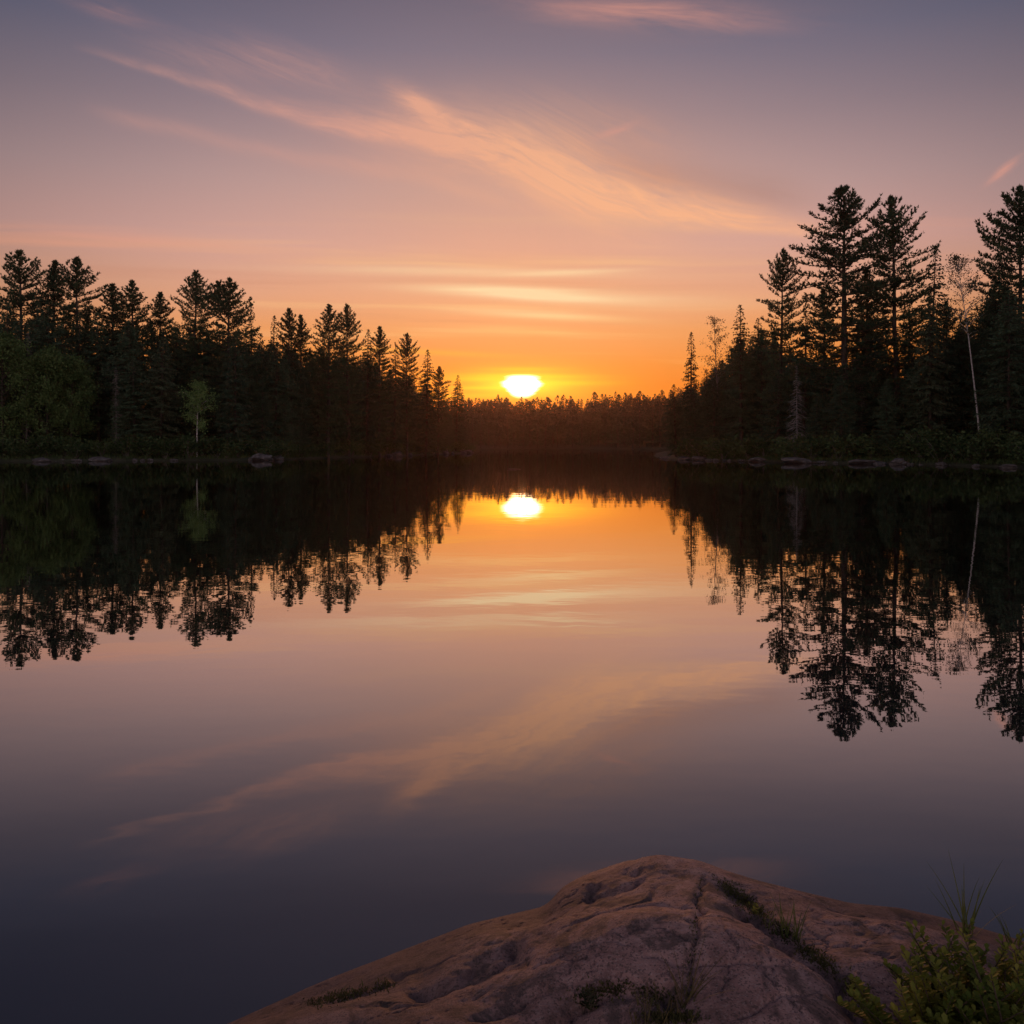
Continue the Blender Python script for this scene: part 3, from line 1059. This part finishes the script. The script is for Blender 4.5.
GB = 'boulders along the waterline'
boulder(797, 88.6, 3.6, .75, 'long flat pale boulder lying in the water below the dead grey spruce', GB, 1.9)
boulder(862, 85.2, 3.0, .62, 'flat pale boulder at the waterline below the tallest pine', GB, 1.6)
boulder(879, 84.6, 1.3, .36, 'lower flat stone touching the right end of the boulder below the tallest pine', GB, 1.3)
boulder(898, 83.0, 1.9, .7, 'pointed pale boulder at the waterline below the second tallest pine', GB, 1.5)
boulder(941, 79.2, 1.1, .4, 'rounded grey boulder at the waterline below the grey green spruce', GB)
boulder(976, 73.6, .8, .3, 'grey boulder at the waterline under the leaning birch', GB)
boulder(1009, 70.0, 1.7, .34, 'low grey boulder at the waterline near the right edge', GB)
boulder(758, 96.5, 2.0, .6, 'small boulder left of the long flat pale boulder', GB)
boulder(700, 107.5, 2.2, .7, 'stone under the slender spruce at the right forest tip', GB)
boulder(684, 110.5, 2.4, .6, 'low stone in the water at the right forest tip', GB)
boulder(666, 121.0, 2.0, .35, 'outermost flat stone off the right forest tip', GB)
boulder(42, 97.0, 2.4, .6, 'pale flat boulder in front of the leafy trees at far left', GB)
boulder(100, 99.8, 2.6, .7, 'pale boulder at the waterline left of the conical spruce', GB)
boulder(262, 105.2, 2.6, 1.1, 'largest pale boulder of the stony bank right of the twin topped pine', GB)
boulder(396, 147.5, 3.0, 1.4, 'largest boulder of the heap under the broad limbed pine', GB)
boulder(466, 214.0, 3.4, 1.2, 'big stone at the right tip of the left shore below the last spruce', GB)
boulder(514, 66.5 / 1.02, 1.1, .10, 'tiny flat rock barely breaking the still water under the sun', None, .5, .2)
for lo, hi, n, wmin, wmax, lb, gp in [
        (238, 292, 16, .4, 1.3, 'small stone of the stony bank right of the twin topped pine', 'stones of the left stony bank'),
        (384, 410, 10, .5, 1.4, 'small stone of the heap under the broad limbed pine', 'stones of the heap on the left shore'),
        (446, 472, 9, .8, 2.0, 'small stone around the tip of the left shore', 'stones at the left point'),
        (4, 236, 22, .2, .9, 'small stone strung along the waterline of the far left shore', 'stones of the far left waterline'),
        (682, 790, 14, .2, .9, 'small stone along the waterline left of the long flat boulder', 'stones of the right point'),
        (815, 1030, 22, .2, .8, 'small stone along the waterline under the tall right pines', 'stones of the right waterline')]:
    cl_ = [rng.uniform(lo, hi) for _ in range(max(2, n // 5))]
    for _ in range(n):
        px = min(hi, max(lo, rng.choice(cl_) + rng.gauss(0, 7)))
        Y = shore_pt(px, rng.uniform(-.9, 1.1))
        w = rng.uniform(wmin, wmax)
        boulder(px, Y, w, w * rng.uniform(.35, .6), lb, gp)

for lo, hi, n, lb, gp in [(-20, 474, 50, 'low green shrub on the bank under the left forest', 'shrubs of the left bank'),
                          (682, 1040, 44, 'low green shrub on the bank under the right forest', 'shrubs of the right bank')]:
    for i in range(n):
        px = lo + (hi - lo) * (i + rng.random()) / n
        Y = shore_pt(px, -rng.uniform(.8, 3.2))
        x = at(px, Y)
        st, lf = SHR[rng.randrange(4)]
        e = empty('shore_shrub', (x, Y, tz(x, Y) - .05))
        k = rng.uniform(.8, 1.9)
        e.scale = (k * 1.2, k * 1.2, k)
        e.rotation_euler = (0, 0, rng.uniform(0, 6))
        link('stems', st, e)
        link('leaves', lf, e)
        tag(e, lb, 'shrub', gp)

gm = MB()
for side, (lo, hi) in enumerate([(-40, 470), (680, 1060)]):
    for _ in range(5200):
        px = rng.uniform(lo, hi)
        Y = shore_pt(px, 0) + rng.uniform(.1, 4.5)
        x = at(px, Y)
        z = tz(x, Y)
        if z < 0:
            continue
        needle(gm, rng, Vector((x, Y, z - .03)), rdir(rng, UP, .45), rng.uniform(.25, .6), .035)
tag(link('bank_grass', gm.mesh('bank_grass', M['shrub'])), 'short grass and sedge covering the low banks under both forests', 'grass', kind='stuff')


# ------------------------------------------------------------------ evening haze over the lake
def haze_box():
    mb = MB()
    x0, x1, y0, y1, z0, z1 = -2600, 2600, -1700, 2800, -8, 62
    mb.v = [Vector(p) for p in ((x0, y0, z0), (x1, y0, z0), (x1, y1, z0), (x0, y1, z0), (x0, y0, z1), (x1, y0, z1), (x1, y1, z1), (x0, y1, z1))]
    mb.f = [(3, 2, 1, 0), (4, 5, 6, 7), (0, 1, 5, 4), (1, 2, 6, 5), (2, 3, 7, 6), (3, 0, 4, 7)]
    m = bpy.data.materials.new('haze')
    m.use_nodes = True
    t = m.node_tree
    t.nodes.remove(t.nodes['Principled BSDF'])
    v = t.nodes.new('ShaderNodeVolumePrincipled')
    v.inputs['Color'].default_value = (0.98, 0.58, 0.46, 1)
    v.inputs['Density'].default_value = 0.000088
    v.inputs['Anisotropy'].default_value = 0.85
    t.links.new(v.outputs[0], t.nodes['Material Output'].inputs['Volume'])
    m.cycles.homogeneous_volume = True if hasattr(m.cycles, 'homogeneous_volume') else None
    tag(link('haze', mb.mesh('haze', m)), kind='stuff')


haze_box()

# ------------------------------------------------------------------ foreground granite
SIL = np.array([(-300, 1330), (0, 1140), (120, 1076), (225, 1025), (310, 987), (400, 951), (470, 924), (520, 912), (542, 907), (552, 900), (560, 889), (574, 880), (592, 872), (625, 861), (658, 857), (700, 861), (730, 872),
                (760, 881), (800, 891), (850, 903), (900, 908), (950, 919), (1024, 941), (1120, 985), (1250, 1060), (1400, 1180)], float)
ZS = np.array([(-300, -.25), (0, -.1), (225, .14), (400, .30), (540, .39), (660, .50), (800, .45), (1024, .36), (1250, .2), (1400, .05)], float)


def smooth_interp(x, tab, w=9):
    acc = 0
    for k in (-2, -1, 0, 1, 2):
        acc = acc + np.interp(x + k * w * .5, tab[:, 0], tab[:, 1])
    return acc / 5


def seg_dist(px, py, pts):
    d = np.full(px.shape, 1e9)
    f = np.zeros(px.shape)
    tot = len(pts) - 1
    for i in range(tot):
        a, b = np.array(pts[i], float), np.array(pts[i + 1], float)
        e = b - a
        h = np.clip(((px - a[0]) * e[0] + (py - a[1]) * e[1]) / (e @ e), 0, 1)
        dd = np.hypot(px - a[0] - e[0] * h, py - a[1] - e[1] * h)
        f = np.where(dd < d, (i + h) / tot, f)
        d = np.minimum(d, dd)
    return d, f


cols = np.arange(-180, 1300, 2.2)
rows = np.concatenate([np.arange(1.0, 1.4, .02), np.arange(1.4, 2.75, .0042), np.arange(2.75, 4.3, .02)])
PX, RY = np.meshgrid(cols, rows)
pys = smooth_interp(PX, SIL, 5)
zs = smooth_interp(PX, ZS, 60)
sl = (pys - HOR) / FPX
YS = (CAM_H - zs) / sl
dY = RY - YS
kk = 0.40
RZ = CAM_H - sl * RY - np.where(dY < 0, kk * np.abs(dY) ** 1.75, 0.75 * dY ** 2)
RX = (PX - 512) / FPX * RY
PYB = HOR + FPX * (CAM_H - RZ) / RY                      # row on which each point of the bare dome is seen
near = np.clip(-dY / 0.12, 0, 1)                         # keep the skyline of the dome itself
# crevices and joints that the ice left in it
CR = [([(722, 884), (760, 914), (800, 947), (845, 982), (880, 1022)], 13, .050),
      ([(704, 866), (700, 900), (693, 940), (690, 985), (684, 1030)], 4, .016),
      ([(640, 966), (700, 959), (760, 966), (800, 957)], 4, .014),
      ([(405, 988), (455, 976), (500, 957), (535, 944)], 14, .045),
      ([(545, 1030), (575, 998), (610, 985), (650, 990), (690, 1002)], 13, .045),
      ([(585, 885), (610, 880), (645, 873)], 12, .022),
      ([(730, 1016), (775, 990), (825, 985)], 4, .012),
      ([(600, 915), (650, 900), (700, 905)], 4, .008),
      ([(800, 905), (860, 920), (930, 930)], 6, .012),
      ([(430, 960), (520, 930), (590, 905), (640, 875)], 7, .012),
      ([(655, 905), (690, 925), (735, 905)], 3, .007),
      ([(470, 1024), (520, 1000), (560, 990)], 6, .020), ([(330, 1000), (420, 962), (480, 945)], 5, .012), ([(735, 930), (765, 950), (775, 985)], 3, .010),
      ([(845, 930), (870, 950), (900, 955)], 4, .012), ([(610, 945), (655, 935), (690, 940)], 3, .008),
      ([(565, 935), (620, 905), (668, 880)], 3, .010), ([(520, 975), (580, 955), (640, 948)], 3, .010), ([(715, 900), (735, 950), (720, 1000)], 2.5, .008),
      ([(740, 960), (800, 1000), (830, 1024)], 3, .010), ([(790, 905), (830, 935), (880, 940)], 3, .010), ([(620, 1010), (600, 975), (560, 965)], 3, .009),
      ([(880, 915), (930, 935), (960, 960)], 3, .010), ([(350, 1010), (440, 1000), (500, 985)], 4, .010)]
jx = fbm(RX * 9, RY * 9, 3, 20) * 14
jy = fbm(RX * 9 + 50, RY * 9, 3, 24) * 10
cut = np.zeros(RZ.shape)
for pts, w, dep in CR:
    d_, f_ = seg_dist(PX + jx, PYB + jy, pts)
    fade = np.clip(np.minimum(f_, 1 - f_) * 6 + .25, 0, 1)
    cut = np.maximum(cut, dep * fade * np.exp(-(d_ / (w * .8)) ** 0.95))
RZ = RZ - cut * near
# right-hand slab lies a little lower than the left one
dS, fS = seg_dist(PX, PYB, CR[0][0])
side = np.clip(((PX - 722) * 1.0 - (PYB - 884) * 1.15 + jx) / 14, 0, 1)
RZ = RZ - .022 * side * near * np.clip((PYB - 884) / 30, 0, 1)
# rounded swells, shallow flakes, grain
RZ = RZ + near * ((.046) * fbm(RX * 2.3 + RY * .6, RY * 3.2, 2, 40, .42) + .0016 * fbm(RX * 8, RY * 11, 3, 44))
st_ = fbm(RX * 7 + RY * 3, RY * 24 - RX * 9, 3, 50)
RZ = RZ + (.25 + .75 * near) * (.0013 * st_ + .0016 * fbm(RX * 42, RY * 42, 3, 55))
fl = fbm(RX * 6 - RY * 2, RY * 9, 3, 60)
RZ = RZ - near * .009 * np.clip((np.abs(fl) * -1 + .022) / .022, 0, 1) ** 1.5 * np.clip(fbm(RX * 3, RY * 3, 2, 66) * 4 + .2, 0, 1)


def granite_mat():
    m, t, p = new_mat('pink_granite')
    co = obj_coord(t)
    big = noise(t, co, 3.2, 4.0, 0.6, 0.4)
    mid = noise(t, co, 22.0, 5.0, 0.65)
    fine = noise(t, co, 230.0, 3.0, 0.7)
    c = ramp(t, mid * .55 + big * .45, [(0.34, (0.135, 0.076, 0.068, 1)), (0.48, (0.335, 0.190, 0.170, 1)), (0.64, (0.520, 0.325, 0.290, 1))])
    vo = t.nodes.new('ShaderNodeTexVoronoi')
    t.links.new(co, vo.inputs['Vector'])
    vo.inputs['Scale'].default_value = 260.0
    sepc = t.nodes.new('ShaderNodeSeparateColor')
    t.links.new(vo.outputs['Color'], sepc.inputs[0])
    sp = X(t, sepc.outputs[0])
    c = mix(t, sp.step(.80, .86) * .62, c, (0.055, 0.045, 0.045, 1))
    c = mix(t, (sp * -1.0 + 1.0).step(.84, .90) * .25, c, (0.50, 0.42, 0.40, 1))
    # black rock lichen and old stain
    li = noise(t, co, 6.5, 6.0, 0.7, 0.8)
    c = mix(t, (li - .0).step(.50, .62) * .74, c, (0.050, 0.040, 0.038, 1))
    li2 = noise(t, co, 15.0, 6.0, 0.72, 0.5)
    c = mix(t, li2.step(.60, .68) * .5, c, (0.16, 0.13, 0.10, 1))
    # shade of the left flank painted into the colour, masked by low height
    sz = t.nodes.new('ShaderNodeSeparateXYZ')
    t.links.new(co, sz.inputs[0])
    flank_shade = (X(t, sz.outputs[2]) + (big - 0.5) * 0.25) * -1.0
    c = mix(t, flank_shade.step(-0.60, -0.36) * 0.66, c, (0.050, 0.036, 0.032, 1))
    t.links.new(c, p.inputs['Base Color'])
    p.inputs['Roughness'].default_value = 0.72
    p.inputs['Specular IOR Level'].default_value = 0.35
    b = t.nodes.new('ShaderNodeBump')
    b.inputs['Strength'].default_value = 0.85
    b.inputs['Distance'].default_value = 0.006
    t.links.new((mid * 1.0 + fine * .9 + li2 * .5).s, b.inputs['Height'])
    t.links.new(b.outputs[0], p.inputs['Normal'])
    return m


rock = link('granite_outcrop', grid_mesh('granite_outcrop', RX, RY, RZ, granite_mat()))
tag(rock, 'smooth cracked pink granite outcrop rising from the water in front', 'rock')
PYF = HOR + FPX * (CAM_H - RZ) / RY


def on_rock(px, py):
    j = int(np.clip(round((px - cols[0]) / 2.2), 0, len(cols) - 1))
    col = PYF[:, j]
    ok = np.where(col <= py)[0]
    i = int(ok[0]) if len(ok) else int(np.argmin(col))
    return Vector((float(RX[i, j]), float(RY[i, j]), float(RZ[i, j])))


# ------------------------------------------------------------------ plants on the rock
M['grass'] = foliage_mat('grass_blades', (0.085, 0.120, 0.030), (0.180, 0.190, 0.060), 6.0, 0.35)
M['drygrass'] = foliage_mat('dry_grass_blades', (0.120, 0.095, 0.040), (0.210, 0.170, 0.080), 6.0, 0.35)
M['bushleaf'] = foliage_mat('bush_leaves', (0.110, 0.160, 0.026), (0.300, 0.300, 0.060), 9.0, 0.4)
M['moss'] = foliage_mat('moss', (0.028, 0.034, 0.014), (0.095, 0.090, 0.032), 18.0, 0.2)
M['twig'] = bark_mat('twig_bark', (0.06, 0.040, 0.030), (0.14, 0.10, 0.075), 30.0, .3)


def blade(mb, rng, base, d, L, w, droop=.5):
    side = Vector((-d.y, d.x, 0))
    side = (side.normalized() if side.length > 1e-3 else Vector((1, 0, 0)))
    side = (side + Vector((rng.gauss(0, .5), rng.gauss(0, .5), 0))).normalized()
    p, dd, n = base.copy(), d.copy(), 6
    prev = None
    hz = Vector((d.x, d.y, 0))
    for k in range(n + 1):
        ww = w * (1 - (k / n) ** 1.6) + .0002
        a, b = p - side * ww, p + side * ww
        i = len(mb.v)
        mb.v += [a, b]
        if prev is not None:
            mb.f.append((prev, prev + 1, i + 1, i))
        prev = i
        dd = (dd + (hz * 1.0 - UP * .35) * droop / n).normalized()
        p = p + dd * (L / n)


def tuft(name, base, n, h, w, spread, mat, label, cat, seed, group=None, lean=(0, 0)):
    r = random.Random(seed)
    mb = MB()
    for _ in range(n):
        b = Vector((r.gauss(0, spread * .25), r.gauss(0, spread * .25), -.008))
        d = Vector((r.gauss(0, .30) + lean[0], r.gauss(0, .30) + lean[1], 1)).normalized()
        blade(mb, r, b, d, h * r.uniform(.45, 1.0), w * r.uniform(.7, 1.2), r.uniform(.1, .9))
    o = link(name, mb.mesh(name, mat))
    o.location = base - UP * .004
    return tag(o, label, cat, group)


GT = 'grass tufts growing in the granite cracks'
tuft('grass_tuft', on_rock(793, 938), 26, .115, .0016, .05, M['grass'], 'grass tuft rising from the crevice in the middle of the granite', 'grass tuft', 1, GT)
tuft('grass_tuft', on_rock(772, 925), 16, .055, .0016, .05, M['grass'], 'short grass at the upper left end of the mossy crevice', 'grass tuft', 2, GT)
tuft('grass_tuft', on_rock(687, 1004), 14, .155, .0016, .03, M['drygrass'], 'few long thin blades rising from the vertical crack', 'grass tuft', 3, GT, (.1, .1))
tuft('grass_tuft', on_rock(968, 934), 18, .24, .0021, .03, M['grass'], 'tallest grass stalks standing behind the leafy bush', 'grass tuft', 4, GT, (-.08, 0))
tuft('grass_tuft', on_rock(1012, 944), 9, .13, .0020, .03, M['grass'], 'sparse leaning stalks behind the bush near the right edge', 'grass tuft', 5, GT, (-.3, 0))
tuft('grass_tuft', on_rock(655, 1018), 40, .07, .0015, .12, M['drygrass'], 'dry grass patch in the hollow at the bottom of the rock', 'grass tuft', 6, GT)
tuft('grass_tuft', on_rock(355, 998), 90, .022, .0014, .10, M['grass'], 'low yellowish grass strip on the left flank of the rock', 'grass tuft', 7, GT)


def plant(name, base, n, h, spread, leaf, per, seed, label, cat, lmat, group=None):
    r = random.Random(seed)
    st, lf = MB(), MB()
    for _ in range(n):
        b = Vector((max(-.3, min(.3, r.gauss(0, .16))) * spread, max(-.3, min(.3, r.gauss(0, .16))) * spread, -.01))
        a = r.uniform(0, 6.283)
        q = r.uniform(.1, .5) * spread
        hh = h * r.uniform(.55, 1.0) * (1 - .6 * min(1.0, (q + math.hypot(b.x, b.y)) / (.8 * spread)))
        tip = b + Vector((math.cos(a) * q, math.sin(a) * q, hh))
        mid = b.lerp(tip, .5) + Vector((math.cos(a), math.sin(a), 0)) * -.08 * hh
        st.tube([b, mid, tip], [h * .010, h * .007, h * .003], 4)
        for k in range(per):
            f = .28 + .72 * (k + r.random()) / per
            c = (b.lerp(mid, f * 2) if f < .5 else mid.lerp(tip, f * 2 - 1))
            az = k * 2.4 + r.gauss(0, .3)
            up_ = .15 + .65 * f + r.gauss(0, .15)
            u = Vector((math.cos(az), math.sin(az), up_)).normalized()
            w = u.cross(UP).normalized()
            nrm = w.cross(u)
            l = leaf * r.uniform(.65, 1.15) * (1.15 - .45 * f)
            i = len(lf.v)
            # a leaf folded along its midrib: narrow base, broad outer third
            lf.v += [c, c + u * l * .38 + w * l * .20 + nrm * l * .03, c + u * l * .72 + w * l * .29 + nrm * l * .04, c + u * l,
                     c + u * l * .72 - w * l * .29 + nrm * l * .04, c + u * l * .38 - w * l * .20 + nrm * l * .03, c + u * l * .55]
            lf.f += [(i, i + 1, i + 6), (i + 1, i + 2, i + 6), (i + 2, i + 3, i + 6), (i + 3, i + 4, i + 6), (i + 4, i + 5, i + 6), (i + 5, i, i + 6)]
    e = empty(name, base)
    link('stems', st.mesh(name + '_stems', M['twig'], True), e)
    link('leaves', lf.mesh(name + '_leaves', lmat), e)
    return tag(e, label, cat, group)


# the leafy bush roots just outside the lower edge, its top comes into view
def rock_at(px, Y):
    j = int(np.clip(round((px - cols[0]) / 2.2), 0, len(cols) - 1))
    i = int(np.argmin(np.abs(rows - Y)))
    return Vector((float(RX[i, j]), float(RY[i, j]), float(RZ[i, j])))


GBU = 'stems of leafy bush in the lower right corner'
for i, (px, Y, n, h, sp, lb) in enumerate([
        (978, 1.80, 52, .345, .30, 'tallest leafy green bush in the lower right corner of the rock'),
        (932, 1.77, 50, .23, .23, 'lower leafy bush, left half of the green in the right corner'),
        (1040, 1.78, 38, .28, .24, 'leafy bush cut by the right edge beside the tallest bush')]):
    plant('leafy_bush', rock_at(px, Y), n, h, sp, .025, 46, 40 + i, lb, 'bush', M['bushleaf'], 'leafy bushes on the rock')
GS = 'small plants in the granite cracks'
plant('small_plant', on_rock(590, 1012), 9, .085, .07, .014, 9, 51, 'twiggy little plant in the hollow left of the vertical crack', 'plant', M['moss'], GS)
plant('small_plant', on_rock(752, 912), 8, .04, .06, .012, 8, 52, 'tiny dark plant at the top of the mossy crevice', 'plant', M['bushleaf'], GS)
plant('small_plant', on_rock(858, 985), 6, .028, .05, .010, 8, 53, 'small plant in the mossy crevice just left of the bush', 'plant', M['bushleaf'], GS)

mm = MB()
r_ = random.Random(77)
for pts, n, w in [(CR[0][0], 3000, 5), ([(575, 1000), (620, 990), (680, 1004)], 1100, 7), ([(310, 1004), (350, 996), (392, 985)], 900, 4), ([(700, 880), (694, 930), (688, 1000)], 160, 2),
                  ([(640, 1020), (700, 1018)], 900, 6)]:
    for _ in range(n):
        k = r_.random() * (len(pts) - 1)
        i = int(k)
        a, b = pts[i], pts[i + 1]
        f = k - i
        wv_ = pnoise(np.array([k * 3.1 + len(pts)]), np.array([w * 1.7]), 5)[0]
        if wv_ < -.12 and r_.random() < .85:
            continue
        p = on_rock(a[0] + (b[0] - a[0]) * f + r_.gauss(0, w), a[1] + (b[1] - a[1]) * f + r_.gauss(0, w * .7))
        needle(mm, r_, p - UP * .002, rdir(r_, UP, .8), r_.uniform(.004, .013), .0018)
tag(link('crevice_moss', mm.mesh('crevice_moss', M['moss'])), 'dark moss and litter filling the cracks of the granite outcrop', 'moss', kind='stuff')
